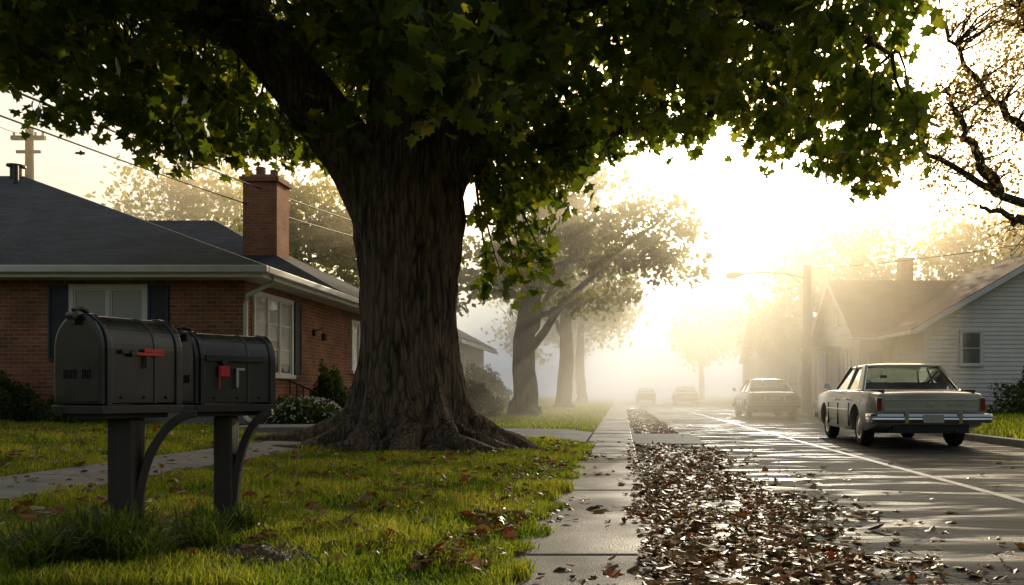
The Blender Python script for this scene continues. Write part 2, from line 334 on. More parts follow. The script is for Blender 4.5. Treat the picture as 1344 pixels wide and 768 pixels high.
# fallen leaves
X1,Y1=lawn_pts(28000,.1,2.3,3.2,14.4,1.5)
rw=.78+.95*edgef(Y1)
lw=.06*np.sin(Y1*3.7)+.05*np.sin(Y1*8.9)
pr=np.where(X1>.3+rw,np.exp(-(X1-.3-rw)/.18),1.0)*np.where(X1<.24+lw,.25,1.0)
pt=np.sin(X1*5+Y1*2.1)*np.sin(Y1*2.6-X1*4)+.6*np.sin(X1*11-Y1*5)*np.sin(Y1*9+2)
k=(RNG.random(len(X1))<pr)&(pt+RNG.random(len(X1))*1.5>.15); X1,Y1=X1[k],Y1[k]
Z1=np.where(X1<.22,.05,.016+.03*RNG.random(len(X1))*np.clip(1-np.abs(X1-.65)/.55,0,1))
X2,Y2=lawn_pts(6000,.3,1.25,18.3,45,1.2); Z2=.02+.02*RNG.random(len(X2))
X3,Y3=lawn_pts(1700,-9,-.6,3.8,14,1.3); k=~((X3>-4.97)&(X3<-4.08)); X3,Y3=X3[k],Y3[k]; Z3=gh(X3)+.055+.02*RNG.random(len(X3))
X4,Y4=lawn_pts(1300,-.62,.25,3.4,16,1.5); Z4=np.full(len(X4),.052)
k=RNG.random(len(X4))<np.clip(.12+np.abs((X4+.2)/.42)**3,0,1)*(.5+.5*np.sin(Y4*2.3)); X4,Y4,Z4=X4[k],Y4[k],Z4[k]
X5,Y5=lawn_pts(1900,1.1,6.5,3.4,30,1.5); k=RNG.random(len(X5))<np.clip(1.0-(X5-1.1)/1.8,.07,1)**1.5+.03; X5,Y5=X5[k],Y5[k]; Z5=np.full(len(X5),.014)
X6,Y6=lawn_pts(90,-4.95,-4.1,5,12,1.3); Z6=gh(X6)+.04
X7,Y7=lawn_pts(380,-1.0,-.58,3.9,14,1.1); Z7=gh(X7)+.045
C=np.stack([np.concatenate(a) for a in [(X1,X2,X3,X4,X5,X6,X7),(Y1,Y2,Y3,Y4,Y5,Y6,Y7),(Z1,Z2,Z3,Z4,Z5,Z6,Z7)]],1)
S=.035+.06*RNG.random(len(C))**1.5; rn=RNG.random(len(C))**1.05
i3=len(X1)+len(X2); rn[i3:i3+len(X3)]=.4+.6*RNG.random(len(X3)); S[i3:]*=1.2
leaf_mesh('fallen_leaves',C,S,M_fall,None,flat=.2,fold=.5,rnd=rn,curl=.9)

# ------------------------------------------------------------ the big maple
tree=empty('maple_tree',(-3.0,12,.12))
nt_,nr=260,280
V=[];th=np.linspace(0,2*np.pi,nt_,endpoint=False)
zs=np.concatenate([np.linspace(0,1.6,110),np.linspace(1.62,9.5,nr-110)])
lob=np.zeros(nt_)
for a0,am,wd in [(.10,1.2,.26),(.95,.8,.3),(2.1,.9,.25),(3.10,1.3,.28),(3.75,.8,.2),(4.3,1.0,.2),(4.9,.9,.18),(5.5,1.1,.2)]:
    d=(th-a0+np.pi)%(2*np.pi)-np.pi; lob+=am*np.exp(-(d/wd)**2)
for z in zs:
    cx=-3.0-.06*math.sin(z*.8); cy=12.0
    r0=np.interp(z,[0,.6,1.5,2.5,3.3,4.2,6,9.5],[.70,.64,.59,.60,.66,.62,.48,.2])
    fl=.85*math.exp(-z/.28)+.28*math.exp(-z/.8)
    rr=r0+fl*(.35+.65*lob)*.85+ .05*lob*np.exp(-z/2.5)
    rr+=.04*np.sin(3*th+z*.6)+.028*np.sin(5*th-z*.9)
    ph=th*17+2.0*np.sin(z*1.1+th*2)+1.3*np.sin(z*2.3-th*3); amp=.5+.5*np.sin(z*5+th*7+np.sin(z*3))
    rr+= .024*(1-np.abs(np.sin(ph)))*(.5+amp) + .010*np.sin(th*43+3*np.sin(z*3.1+th))*amp
    ex=1.0+.12*np.interp(z,[1.5,3.3,4.2],[0,1,0])
    V.append(np.stack([cx+rr*np.cos(th)*ex,cy+rr*np.sin(th),np.full(nt_,z+.06)],1))
V=np.vstack(V); ii=np.arange(nt_); jj=(ii+1)%nt_
Fq=np.concatenate([np.stack([k*nt_+ii,k*nt_+jj,(k+1)*nt_+jj,(k+1)*nt_+ii],1) for k in range(len(zs)-1)])
np_mesh('trunk',V,Fq.ravel(),np.arange(len(Fq))*4,np.full(len(Fq),4),M_bark,None,tree,True)
limb_pts=[]
def smoothpath(pts,rads,n=24,wob=.0):
    pts=np.array(pts,float); t=np.linspace(0,len(pts)-1,n); out=[]
    for q in t:
        i=min(int(q),len(pts)-2); f=q-i
        p0=pts[max(i-1,0)];p1=pts[i];p2=pts[i+1];p3=pts[min(i+2,len(pts)-1)]
        out.append(.5*((2*p1)+(-p0+p2)*f+(2*p0-5*p1+4*p2-p3)*f*f+(-p0+3*p1-3*p2+p3)*f**3))
    out=np.array(out); out[1:-1]+=RNG.normal(size=(n-2,3))*wob
    return out,np.interp(t,range(len(rads)),rads)
def barktube(mb,pts,rads,mat,n=28,amp=.05):
    rings=[];pts=[Vector(p) for p in pts]; u=None
    for i,p in enumerate(pts):
        a=pts[max(0,i-1)]; b_=pts[min(len(pts)-1,i+1)]; t=(b_-a).normalized()
        if u is None: u=t.cross(Vector((0.2,1,.1))).normalized()
        u=(u-t*u.dot(t)).normalized(); w=t.cross(u); ring=[]
        for k in range(n):
            an=2*math.pi*k/n; r=rads[i]*(1+amp*math.sin(3*an+i*.4)+amp*.7*math.sin(7*an+2*math.sin(i*.5)))
            ring.append(p+u*r*math.cos(an)+w*r*math.sin(an))
        rings.append(ring)
    mb.loft(rings,mat)
limbs=[
 ([(-3.15,12,2.5),(-3.5,12,3.7),(-4.12,11.95,4.65),(-4.85,11.9,5.6),(-5.65,11.8,6.5),(-6.6,11.6,7.6),(-7.6,11.4,8.6)],[.44,.44,.41,.39,.36,.26,.12]),
 ([(-2.85,12,3.2),(-2.4,12,4.5),(-1.75,11.9,5.5),(-.7,11.7,6.4),(.8,11.5,7.0),(1.8,11.4,7.2),(2.6,11.3,7.1)],[.44,.38,.32,.25,.18,.11,.04]),
 ([(-3,12,4.2),(-2.8,11.2,5.4),(-2.6,10,6.2),(-2.4,8.6,6.6),(-2.3,7.4,6.2)],[.3,.28,.22,.14,.05]),
 ([(-3,12,4.6),(-3.2,13,6),(-3.3,14.4,7.2),(-3.2,16,7.8)],[.35,.3,.2,.06]),
 ([(-4.9,11.9,5.7),(-5.8,11.5,6.1),(-7,11.2,6.2),(-8.3,11,5.7),(-9.2,10.9,5.2)],[.2,.16,.11,.07,.03]),
 ([(-.7,11.7,6.4),(.3,10.8,6.1),(1.6,10.2,5.7),(2.6,10,5.3),(3.2,9.9,4.9)],[.16,.13,.09,.05,.02]),
 ([(-2.6,11.8,5),(-1.6,10.6,5.5),(-.4,9.6,5.8),(1,8.9,5.6)],[.18,.14,.09,.04]),
 ([(.8,11.5,7.0),(1.8,12.4,6.6),(3,12.8,6.0),(4.0,12.8,5.2)],[.12,.09,.05,.02]),
 ([(-4.85,11.9,5.7),(-5.4,10.8,6.5),(-6.2,9.8,6.6),(-7,9,6.2)],[.2,.17,.11,.04]),
 ([(-2.5,12.2,3.9),(-1.9,12.7,4.6),(-1.1,13.2,4.9),(0,13.5,5.1)],[.16,.13,.09,.04]),
]
mb=MB()
for p,r in limbs:
    a,b_=smoothpath(p,r,30,.012); barktube(mb,a,b_,M_bark,30 if r[0]>.25 else 14); limb_pts.append(a[6:])
mb.build('limbs',tree,smooth=True)
LP=np.vstack(limb_pts)
mb=MB()
for a0,L_,r0 in [(.08,1.5,.20),(.6,1.0,.12),(1.2,.9,.14),(2.3,1.0,.14),(3.12,1.8,.22),(3.5,1.1,.14),(3.8,1.3,.18),(4.1,.95,.13),(4.35,1.3,.18),(4.65,.9,.13),(4.95,1.25,.18),(5.25,.9,.12),(5.5,1.35,.18),(5.85,1.3,.14)]:
    ps=[];rs=[]
    for k in range(16):
        q=k/15; rad=.80+L_*q*.85; an=a0+.25*math.sin(q*5+a0*3)*q
        x=-3+rad*math.cos(an); y=12+rad*math.sin(an)
        ps.append((x,y,float(gh(x))+r0*(1.5*(1-q)**2.0)+.03-.07*q+.015*math.sin(q*14+a0*7))); rs.append(r0*(1-q*.75))
    barktube(mb,ps,rs,M_bark,14,.09)
mb.build('roots',tree,smooth=True)
ZX=[-10.6,-9.6,-8.5,-7.9,-6.95,-5.6,-5.25,-4.65,-3.9,-3.0,-2.2,-1.95,-1.3,-.9,-.3,.4,1.3,1.9,2.45,2.85,3.2,3.6,4.1,4.45,4.8]
ZZ=[6.1,5.8,5.5,4.75,4.55,4.35,5.3,5.8,5.8,5.3,4.6,3.6,3.6,4.1,4.5,4.75,4.85,5.3,4.4,5.1,4.05,4.3,4.0,4.8,5.2]
def canopy():
    C=[]
    while len(C)<2200:
        x=random.uniform(-10.4,4.75); y=random.uniform(6.6,17.2)
        q=((x+2.8)/7.6)**2+((y-12)/5.4)**2
        if q>1: continue
        zl=np.interp(x,ZX,ZZ)+max(0,y-12.3)*.3+ (max(0,11-y)*.08)
        zt=max(zl+.5,5.9+4.8*math.sqrt(1-q))
        z=zl+random.random()**1.7*(zt-zl)
        nzv=math.sin(x*2.3+z*1.1)*math.sin(y*1.9+1)*math.sin(z*2.7+x*.8)
        if nzv<-.17 and z<6.8: continue
        a=x/y*12; h=(z-.9)/y*12
        if -5.9<a<-2.0 and y<12.6:
            line=np.interp(a,[-5.9,-5.0,-4.2,-3.4,-2.9,-2.4,-2.0],[5.2,5.0,5.0,4.8,4.3,4.0,3.7])
            if h<line: continue
        if a>4.35 or (a>3.95 and h>4.4 and random.random()<.7): continue
        if a>-1 and h<5 and random.random()<.34: continue
        C.append((x,y,z))
    return np.array(C)
CC=canopy()
extra=[(-2.3,8.9,4.35),(-2.1,8.8,4.2),(-2.6,9.2,4.6),(-2.9,9.4,4.75),(-1.9,9.2,4.4),(-1.75,12.6,3.1),(-1.85,12.8,2.75),(-1.6,12.7,3.4),(-1.9,12.5,3.5),(-1.5,12.7,2.95),(-1.35,12.9,3.3),(-1.7,12.7,3.8),(-1.3,12.8,3.9),(-4.75,11.6,4.5),(-1.95,12.7,2.5),(-1.7,12.0,3.8),(-1.9,11.8,4.2),(-3.0,9.2,4.95),(-2.7,9,4.8),(-3.75,10.9,4.4),(-1.2,12.6,3.0),(-1.5,12.6,2.6),(-1.0,12.8,3.6),(-3.3,10.0,4.15)]
CC=np.vstack([CC,np.array(extra)])
nl=17; n=len(CC)
sh=unit(RNG.normal(size=(n,3))*[1,1,.35]+[0,0,-.35])
tt=RNG.random((n,nl))*.75-.3
P=CC[:,None,:]+sh[:,None,:]*tt[:,:,None]+RNG.normal(size=(n,nl,3))*[.15,.15,.12]
P=P.reshape(-1,3); 
S=.13+.12*RNG.random(len(P))
base=np.repeat(RNG.random(n),nl); rn=np.clip(.2+.45*base+RNG.normal(size=len(P))*.2,0,1)
leaf_mesh('foliage',P,S,M_leaf,tree,fold=.35,droop=.8,rnd=rn)
mb=MB()
for i in range(0,n):
    if i%4 and i<n-len(extra): continue
    c=CC[i]; d=np.linalg.norm(LP-c,axis=1)+ .3*np.maximum(0,c[2]-LP[:,2]); j=int(np.argmin(d)); a=LP[j]
    L_=np.linalg.norm(a-c)
    if L_<.2 or L_>4: continue
    m_=(a+c)/2+np.array([0,0,.18*L_])+RNG.normal(size=3)*.08*L_
    p,r=smoothpath([a,m_,c,c+sh[i]*.4],[.012+.012*L_,.010+.006*L_,.007,.003],8,.01)
    mb.tube(p,list(r),M_bark,5)
mb.build('twigs',tree,smooth=True)

# ------------------------------------------------------------ background trees
def bgtree(name,x,y,H,tr,lobes,nclus,nleaf,ls,mat,seed,cr=.55,extra_limbs=(),trunk_top=None):
    rs=np.random.default_rng(seed); z0=float(gh(x)); T=empty(name,(x,y,z0)); mb=MB()
    tt=trunk_top or H*.75
    top=np.array([x+rs.normal()*.3,y+rs.normal()*.3,z0+tt])
    p,r=smoothpath([(x,y,z0-.1),(x+.02,y,z0+.35),(x+rs.normal()*.1,y,z0+tt*.4),top],[tr*1.7,tr,tr*.8,tr*.2],18,.02)
    barktube(mb,p,r,M_bark2,14,.06)
    ends=[]; C=[]
    tot=sum(l[3]*l[4]*l[5] for l in lobes)
    for lx,ly,lz,rx,ry,rz in lobes:
        k=int(nclus*rx*ry*rz/tot)
        d=unit(rs.normal(size=(k,3))); rad=rs.random(k)**.45
        C.append(np.array([lx,ly,lz])+d*rad[:,None]*[rx,ry,rz])
        ends.append((lx,ly,lz))
    C=np.vstack(C); base=[]
    for e_ in extra_limbs:
        q,rr=smoothpath(e_,np.linspace(.13,.025,len(e_)),20,.03); barktube(mb,q,rr,M_bark2,9); base.append(q[3:])
    if not extra_limbs:
      for (lx,ly,lz) in ends:
        ok=[j for j in range(9,16)]; j=int(rs.choice(ok)); 
        while p[j][2]>lz-.2 and j>8: j-=1
        a=p[j]; e=np.array([lx,ly,lz]); m_=(a+e)/2+[0,0,.06*np.linalg.norm(e-a)]
        q,rr=smoothpath([a,m_,e],[min(r[j]*.5,.16),min(r[j]*.3,.09),.03],12,.05); barktube(mb,q,rr,M_bark2,8); base.append(q)
    LPb=np.vstack(base+[p[9:]])
    step=1 if extra_limbs else 3
    for i in range(0,len(C),step):
        c=C[i]; j=int(np.argmin(np.linalg.norm(LPb-c,axis=1))); a=LPb[j]; L_=np.linalg.norm(a-c)
        if L_<.15: continue
        q,rr=smoothpath([a,(a+c)/2+rs.normal(size=3)*.08*L_+[0,0,.08*L_],c],[.012+.010*L_,.008+.005*L_,.005],6,.02)
        mb.tube(q,list(rr),M_bark2,5)
        if extra_limbs:
            for _ in range(2):
                k_=rs.integers(2,5); c2=q[k_]+rs.normal(size=3)*.4; mb.tube([q[k_],(q[k_]+c2)/2+rs.normal(size=3)*.05,c2],[.008,.006,.003],M_bark2,4)
    mb.build('branches',T,smooth=True)
    if nleaf:
        P=(C[:,None,:]+rs.normal(size=(len(C),nleaf,3))*cr*np.array([1,1,.7])).reshape(-1,3)
        rn=np.clip(np.repeat(rs.random(len(C)),nleaf)*.6+rs.random(len(P))*.4,0,1)
        leaf_mesh('foliage',P,ls*(.6+.8*rs.random(len(P))),mat,T,kind='quad',droop=.3,rnd=rn)
    return T
bgtree('shade_tree',-3.25,28,9,.44,[(-1.5,28,5.8,2.7,2.3,1.6),(-4.0,28,5.2,2.2,2,1.3),(1.0,27.5,5.4,1.9,1.7,1.4),(-2.0,28.5,7.5,2.6,2,1.3),(-5.6,28,4.4,1.2,1.5,.8),(1.5,28,6.9,1.3,1.3,.9),(-1.0,27,3.9,1.8,1.5,.6)],300,30,.21,M_leaf2,3,.23)
bgtree('shade_tree',-2.9,42,12,.4,[(-2.5,42,7.6,3,2.5,2.2),(-.6,42,6.2,2,2,1.6),(-5,42,6.6,2.6,2.3,2)],170,26,.32,M_leaf2,4,.42)
bgtree('shade_tree',-2.8,60,12,.38,[(-2.5,60,7.6,3,2.5,2.4),(-.6,60,6.2,2,2,1.8)],120,22,.4,M_leaf2,14,.5)
bgtree('shade_tree',-14.5,38,12,.35,[(-14,38,8.5,3,2.5,2.6),(-11.8,38,7.2,2.2,2.2,2.2),(-9.5,37,6.6,1.8,2,1.8)],240,30,.3,M_leaf2,5,.45)
bgtree('shade_tree',-24,46,14,.35,[(-24,46,11,4,2.5,2.8),(-20.5,46,9.6,3,2.5,2.5)],170,26,.32,M_leaf2,6,.6)
bgtree('shade_tree',12,52,11,.3,[(11.5,52,7.5,3,2.5,2.6),(14.5,52,8.6,3.2,2.5,2.8),(9,52,5.4,2,2,1.7)],220,28,.32,M_leaf2,8,.5)
bgtree('shade_tree',20,48,12,.3,[(19.5,48,8.5,3,2.5,2.8),(23,48,9,3.2,2.5,2.8)],180,26,.32,M_leaf2,9,.5)
bgtree('shade_tree',8.5,88,12,.3,[(8.5,88,7.5,4,3,3.5),(13,88,8,4,3,3.5)],160,24,.5,M_leaf2,10,.7)
bgtree('shade_tree',-5,85,14,.4,[(-4.5,85,9,4,3,4),(-9,85,8,4,3,4)],160,24,.5,M_leaf2,12,.7)
bgtree('bare_tree',9.0,16.2,10,.24,[(6.7,16,5.2,1.2,1.2,.7),(7.0,16,6.5,1.4,1.3,.9),(7.0,15.5,7.8,1.3,1.2,.9),(8.4,16,8.4,1.5,1.3,1.1),(6.2,16,6.3,.8,.8,.8),(7.9,16,3.9,.9,.8,.5)],270,22,.085,M_gold,21,.25,
  extra_limbs=[[(8.95,16.2,3.3),(8.2,16.1,4.2),(7.2,16,4.75),(6.2,15.9,5.25),(5.4,15.9,5.7)],[(8.95,16.2,4.0),(8.0,16,5.6),(7.0,16,6.6),(6.2,15.9,7.6)],[(8.2,16.1,4.2),(7.5,15.7,4.15),(6.6,15.4,4.35)],[(8.9,16.2,4.8),(8.2,16.3,6.6),(7.7,16.3,8.4)],[(7.2,16,4.75),(6.6,15.8,5.6),(6.1,15.7,6.6)]])

# bushes
def bush(name,x,y,rx,ry,h,n,mat=M_bush,ls=.07,flowers=0):
    z0=float(gh(x)); T=empty(name,(x,y,z0)); d=unit(RNG.normal(size=(n,3))); d[:,2]=np.abs(d[:,2]); r=.55+.45*RNG.random(n)**.5
    bumpf=1+.14*np.sin(d[:,0]*7+x)*np.sin(d[:,1]*6)+.1*np.sin(d[:,2]*11+d[:,0]*5)
    P=np.array([x,y,z0])+d*(r*bumpf)[:,None]*[rx,ry,h]
    leaf_mesh('leaves',P,ls*(.6+.8*RNG.random(n)),mat,T,kind='quad',droop=-.3)
    mb=MB()
    for k in range(14):
        a=random.uniform(0,6.28); q=random.uniform(.3,.8)
        mb.tube([(x,y,z0),(x+rx*q*.5*math.cos(a),y+ry*q*.5*math.sin(a),z0+h*.4),(x+rx*q*math.cos(a),y+ry*q*math.sin(a),z0+h*.8)],[.015,.01,.005],M_bark2,5)
    mb.build('stems',T)
    if flowers:
        d=unit(RNG.normal(size=(flowers,3))); d[:,2]=np.abs(d[:,2])
        leaf_mesh('blossoms',np.array([x,y,z0])+d*[rx*1.05,ry*1.05,h*1.05],np.full(flowers,.07),M_flower,T,kind='quad')
bush('hedge_bush',-11.2,14.6,.9,.6,1.05,6000); bush('hedge_bush',-12.9,14.5,.8,.6,.85,4500); bush('hedge_bush',-9.6,14.9,.7,.5,.6,3000)
bush('hedge_bush',-6.35,18.3,.42,.45,1.25,4000); bush('hedge_bush',-5.7,18.9,.5,.5,.9,3500)
bush('flowering_shrub',-5.85,15.7,.75,.5,.55,4000,flowers=320); bush('flowering_shrub',-5.1,16.6,.5,.5,.5,2500,flowers=160); bush('flowering_shrub',-6.5,16.4,.4,.5,.5,2000,flowers=60)
bush('hedge_bush',13.9,26.8,2.0,.9,1.5,7000,ls=.1); bush('hedge_bush',17,27,1.6,.9,1.4,5000,ls=.1)
bush('hedge_bush',-6.0,36,1.2,1.2,1.9,4000,ls=.12); bush('hedge_bush',8.3,44,1.0,3,1.0,4000,ls=.12); bush('hedge_bush',-4.4,25,.8,1.0,1.1,4000,M_bush,.09)

# ------------------------------------------------------------ windows
def window(name,parent,loc,w,h,rot,panes=2,rows=1,lower_blind=True,frame=.08):
    mb=MB(); f=frame
    mb.box(-w/2-f,w/2+f,-.05,.0,h/2,h/2+f,M_white); mb.box(-w/2-f-.03,w/2+f+.03,-.09,.0,-h/2-f,-h/2,M_white)
    mb.box(-w/2-f,-w/2,-.05,.0,-h/2,h/2,M_white); mb.box(w/2,w/2+f,-.05,.0,-h/2,h/2,M_white)
    pw=w/panes
    for i in range(1,panes): mb.box(-w/2+i*pw-.03,-w/2+i*pw+.03,-.045,.0,-h/2,h/2,M_white)
    for i in range(panes):
        a=-w/2+i*pw+(.03 if i else 0); b_=-w/2+(i+1)*pw-(.03 if i<panes-1 else 0)
        mb.box(a+.035,b_-.035,-.012,-.004,-h/2+.035,h/2-.035,M_pane)
        if lower_blind: mb.box(a+.036,b_-.036,-.0145,-.0122,-h/2+.036+(h*.12 if i%2==0 else h*.42),h/2-.036,M_blind)
        mb.box(a,a+.033,-.028,0,-h/2,h/2,M_white); mb.box(b_-.033,b_,-.028,0,-h/2,h/2,M_white)
        mb.box(a+.034,b_-.034,-.026,0,-h/2,-h/2+.033,M_white); mb.box(a+.034,b_-.034,-.026,0,h/2-.033,h/2,M_white)
        for r_ in range(1,rows):
            z=-h/2+h*r_/rows; mb.box(a+.034,b_-.034,-.024,-.015,z-.014,z+.014,M_white)
    return mb.build(name,parent,loc,rot)
def shutter(name,parent,loc,w,h,rot):
    mb=MB(); mb.box(-w/2,-w/2+.04,-.045,0,-h/2,h/2,M_shut); mb.box(w/2-.04,w/2,-.045,0,-h/2,h/2,M_shut)
    mb.box(-w/2+.041,w/2-.041,-.044,0,-h/2,-h/2+.06,M_shut); mb.box(-w/2+.041,w/2-.041,-.044,0,h/2-.06,h/2,M_shut); mb.box(-w/2+.041,w/2-.041,-.01,0,-h/2+.06,h/2-.06,M_shut)
    z=-h/2+.08
    while z<h/2-.08:
        mb.box(-w/2+.042,w/2-.042,-.034,-.011,z,z+.022,M_shut); z+=.045
    mb.build(name,parent,loc,rot)

# ------------------------------------------------------------ brick house (left)
H=empty('brick_house',(-12,21,.35)); R90=math.pi/2
mb=MB(); mb.box(-26,-7,15.6,30,.1,3.02,M_brick); mb.build('walls',H)
mb=MB(); mb.box(-26.02,-6.97,15.57,30.02,.0,.62,M_step); mb.build('foundation',H)
EZ=3.2
mb=MB()
A=(-6.4,15.0,EZ);B=(-27,15.0,EZ);C_=(-27,30,EZ);D=(-6.4,30,EZ)
r1=(-15.7,22,6.6);r2=(-22,22,6.6)
mb.slab([B,A,r1,r2],.05,M_shin); mb.slab([A,D,r1],.05,M_shin); mb.slab([D,C_,r2,r1],.05,M_shin)
mb.build('roof',H)
mb=MB()
a=(-6.38,19.2,EZ+.01);b_=(-6.38,31,EZ+.01);c=(-22,31,EZ);d=(-22,19.2,EZ); q1=(-11.9,24.5,5.95); q2=(-18,24.5,5.95)
mb.slab([a,b_,q1],.05,M_shin); mb.slab([d,a,q1,q2],.05,M_shin); mb.slab([b_,c,q2,q1],.05,M_shin)
mb.build('rear_roof',H)
mb=MB()
mb.box(-27,-6.42,15.02,15.06,EZ-.22,EZ-.055,M_white); mb.box(-6.46,-6.42,15.061,31,EZ-.22,EZ-.055,M_white)
mb.box(-27,-6.47,15.062,15.7,EZ-.2,EZ-.17,M_white); mb.box(-7.1,-6.47,15.701,31,EZ-.2,EZ-.17,M_white)
mb.build('fascia_soffit',H)
mb=MB()
mb.box(-27.1,-6.3,14.89,15.018,EZ-.15,EZ-.02,M_white); mb.box(-6.418,-6.3,15.02,31,EZ-.15,EZ-.02,M_white)
mb.build('gutters',H,bevel=.02)
mb=MB(); mb.tube([(-6.37,15.35,EZ-.15),(-6.38,15.35,EZ-.28),(-6.9,15.5,EZ-.48),(-6.95,15.52,EZ-.65),(-6.95,15.52,.45),(-6.8,15.4,.38)],.045,M_white,8); mb.build('downspout',H,smooth=True)
mb=MB(); mb.box(-9.75,-8.87,21.6,22.4,3.6,6.35,M_chim); mb.box(-9.82,-8.80,21.53,22.47,6.35,6.48,M_chim); mb.box(-9.77,-8.85,21.58,22.42,6.481,6.54,M_step)
mb.cyl((-9.45,22,6.68),(0,0,1),.12,.28,M_chim,16); mb.cyl((-9.1,22,6.64),(0,0,1),.1,.2,M_chim,16); mb.build('chimney',H,bevel=.01)
window('window',H,(-9.52,15.6,2.2),1.3,1.28,0,2); shutter('shutter',H,(-10.45,15.6,2.2),.38,1.42,0); shutter('shutter',H,(-8.6,15.6,2.2),.38,1.42,0)
window('window',H,(-13.2,15.6,2.2),1.3,1.28,0,2)
window('side_window',H,(-7,16.85,2.03),1.75,1.5,R90,3,3); shutter('shutter',H,(-7,18.1,2.03),.36,1.6,R90)
window('side_window',H,(-7,22.3,2.1),1.1,1.25,R90,2,2); window('side_window',H,(-7,26.3,2.1),1.1,1.25,R90,2,2)
mb=MB(); mb.box(-7,-6.93,19.0,19.14,2.2,2.34,M_iron); mb.tube([(-6.95,19.07,2.3),(-6.8,19.07,2.38),(-6.75,19.07,2.25)],.012,M_iron,6); mb.cyl((-6.75,19.07,2.17),(0,0,1),.06,.16,M_iron,10); mb.build('wall_lantern',H)
mb=MB(); mb.box(-6.96,-5.9,19.5,21.1,.1,.62,M_step); mb.box(-6.96,-5.95,19.15,19.499,.1,.47,M_step); mb.box(-6.96,-5.98,18.8,19.149,.1,.34,M_step); mb.build('porch_steps',H,bevel=.01)
mb=MB()
for k in range(8):
    y=18.6+k*.26; z=.3+ .11*min(k,3); mb.tube([(-6.0,y,z),(-6.0,y,z+.75)],.012,M_iron,6)
mb.tube([(-6.0,18.55,1.0),(-6.0,19.4,1.38),(-6.0,20.6,1.4)],.02,M_iron,8)
for k in range(5): mb.tube([(-6.95+k*.14,17.6,.3),(-6.95+k*.14,17.6,1.15-k*.06)],.014,M_iron,6)
mb.tube([(-6.97,17.6,1.16),(-6.37,17.6,.9)],.02,M_iron,8)
mb.build('iron_railing',H)
mb=MB(); mb.cyl((-15.8,21.9,6.66),(0,0,1),.14,.3,M_iron,12); mb.cyl((-15.8,21.9,6.83),(0,0,1),.22,.05,M_iron,12); mb.cyl((-15.3,21.2,6.4),(0,0,1),.06,.5,M_iron,10); mb.build('roof_vent',H)
mb=MB(); mb.box(-5.9,-4.3,12.7,13.3,.05,.27,M_step); mb.box(-6.4,-4.3,13.3,14.6,.05,.36,M_step); mb.build('garden_steps',bevel=.012)

# next house on the left
H2=empty('neighbour_house',(-10,38,.4))
mb=MB(); mb.box(-14,-7.2,35,44,.2,3.2,M_yel); mb.build('walls',H2)
mb=MB(); mb.slab([(-14.5,34.5,3.2),(-6.6,34.5,3.2),(-10.4,39.5,5.4)],.05,M_shin); mb.slab([(-6.6,34.5,3.2),(-6.6,44.5,3.2),(-10.4,39.5,5.4)],.05,M_shin); mb.build('roof',H2)
mb=MB(); mb.box(-14.5,-6.6,34.48,34.6,2.98,3.14,M_white); mb.box(-6.7,-6.58,34.61,44.5,2.98,3.14,M_white); mb.build('fascia',H2)
window('window',H2,(-9,35,2.1),1.2,1.3,0,2); window('window',H2,(-7.2,37.5,2.1),1.2,1.3,R90,2)

# ------------------------------------------------------------ white clapboard house (right)
W=empty('clapboard_house',(14,33,.2))
mb=MB()
X0,X1,YA,YB=10.5,20.1,29,44; pk=15.3; ez=3.35; sl=.58; pz=ez+sl*(pk-X0)
def siding(mb,plane,a0,a1,c,z0,ztopf,mat,sgn=-1):
    z=z0
    while True:
        lo,hi=ztopf(z); lo2,hi2=ztopf(z+.15)
        if hi-lo<.1: break
        lo2=max(lo,lo2) ; hi2=min(hi,hi2)
        if hi2<lo2: lo2=hi2=(lo+hi)/2
        o1=.036*sgn; o2=.004*sgn
        if plane=='y': mb.add([(lo,c+o1,z),(hi,c+o1,z),(hi2,c+o2,z+.15),(lo2,c+o2,z+.15),(lo,c,z),(hi,c,z)],[(0,1,2,3),(0,4,5,1)],mat)
        else: mb.add([(c+o1,lo,z),(c+o1,hi,z),(c+o2,hi2,z+.15),(c+o2,lo2,z+.15),(c,lo,z),(c,hi,z)],[(0,3,2,1),(0,1,5,4)],mat)
        z+=.15
        if z>8: break
def gab(lo,hi,pkx,ez,sl):
    def f(z):
        if z<=ez: return lo,hi
        return lo+(z-ez)/sl, hi-(z-ez)/sl
    return f
mb.box(X0,X1,YA,YB,.1,ez,M_side); mb.add([(X0,YA,ez),(X1,YA,ez),(pk,YA,pz)],[(0,1,2)],M_side)
siding(mb,'y',X0,X1,YA,.5,gab(X0,X1,pk,ez,sl),M_side); siding(mb,'x',YA,YB,X0,.5,lambda z:(YA,32.6) if z<ez else (0,0),M_side)
mb.box(X0-.05,X0+.1,YA-.05,YA+.02,.2,ez,M_white)
mb.build('walls',W)
mb=MB(); ov=.55
e1=(X0-ov,YA-.5,ez-ov*sl+.08); e2=(X0-ov,YB+.3,ez-ov*sl+.08); k1=(pk,YA-.5,pz+.08); k2=(pk,YB+.3,pz+.08); g1=(X1+ov,YA-.5,ez-ov*sl+.08); g2=(X1+ov,YB+.3,ez-ov*sl+.08)
mb.slab([e1,k1,k2,e2],.06,M_shinb); mb.slab([k1,g1,g2,k2],.06,M_shinb)
mb.build('roof',W)
mb=MB()
def rake(mb,p,q,h,th,mat,ax):
    p=Vector(p);q=Vector(q); dn=Vector((0,0,-h)); t=Vector((0,-th,0)) if ax=='y' else Vector((-th,0,0))
    vs=[p,q,q+dn,p+dn]; mb.add(vs+[v+t for v in vs],[(0,1,2,3),(7,6,5,4),(0,4,5,1),(1,5,6,2),(2,6,7,3),(3,7,4,0)],mat)
dz=Vector((0,0,-.03))
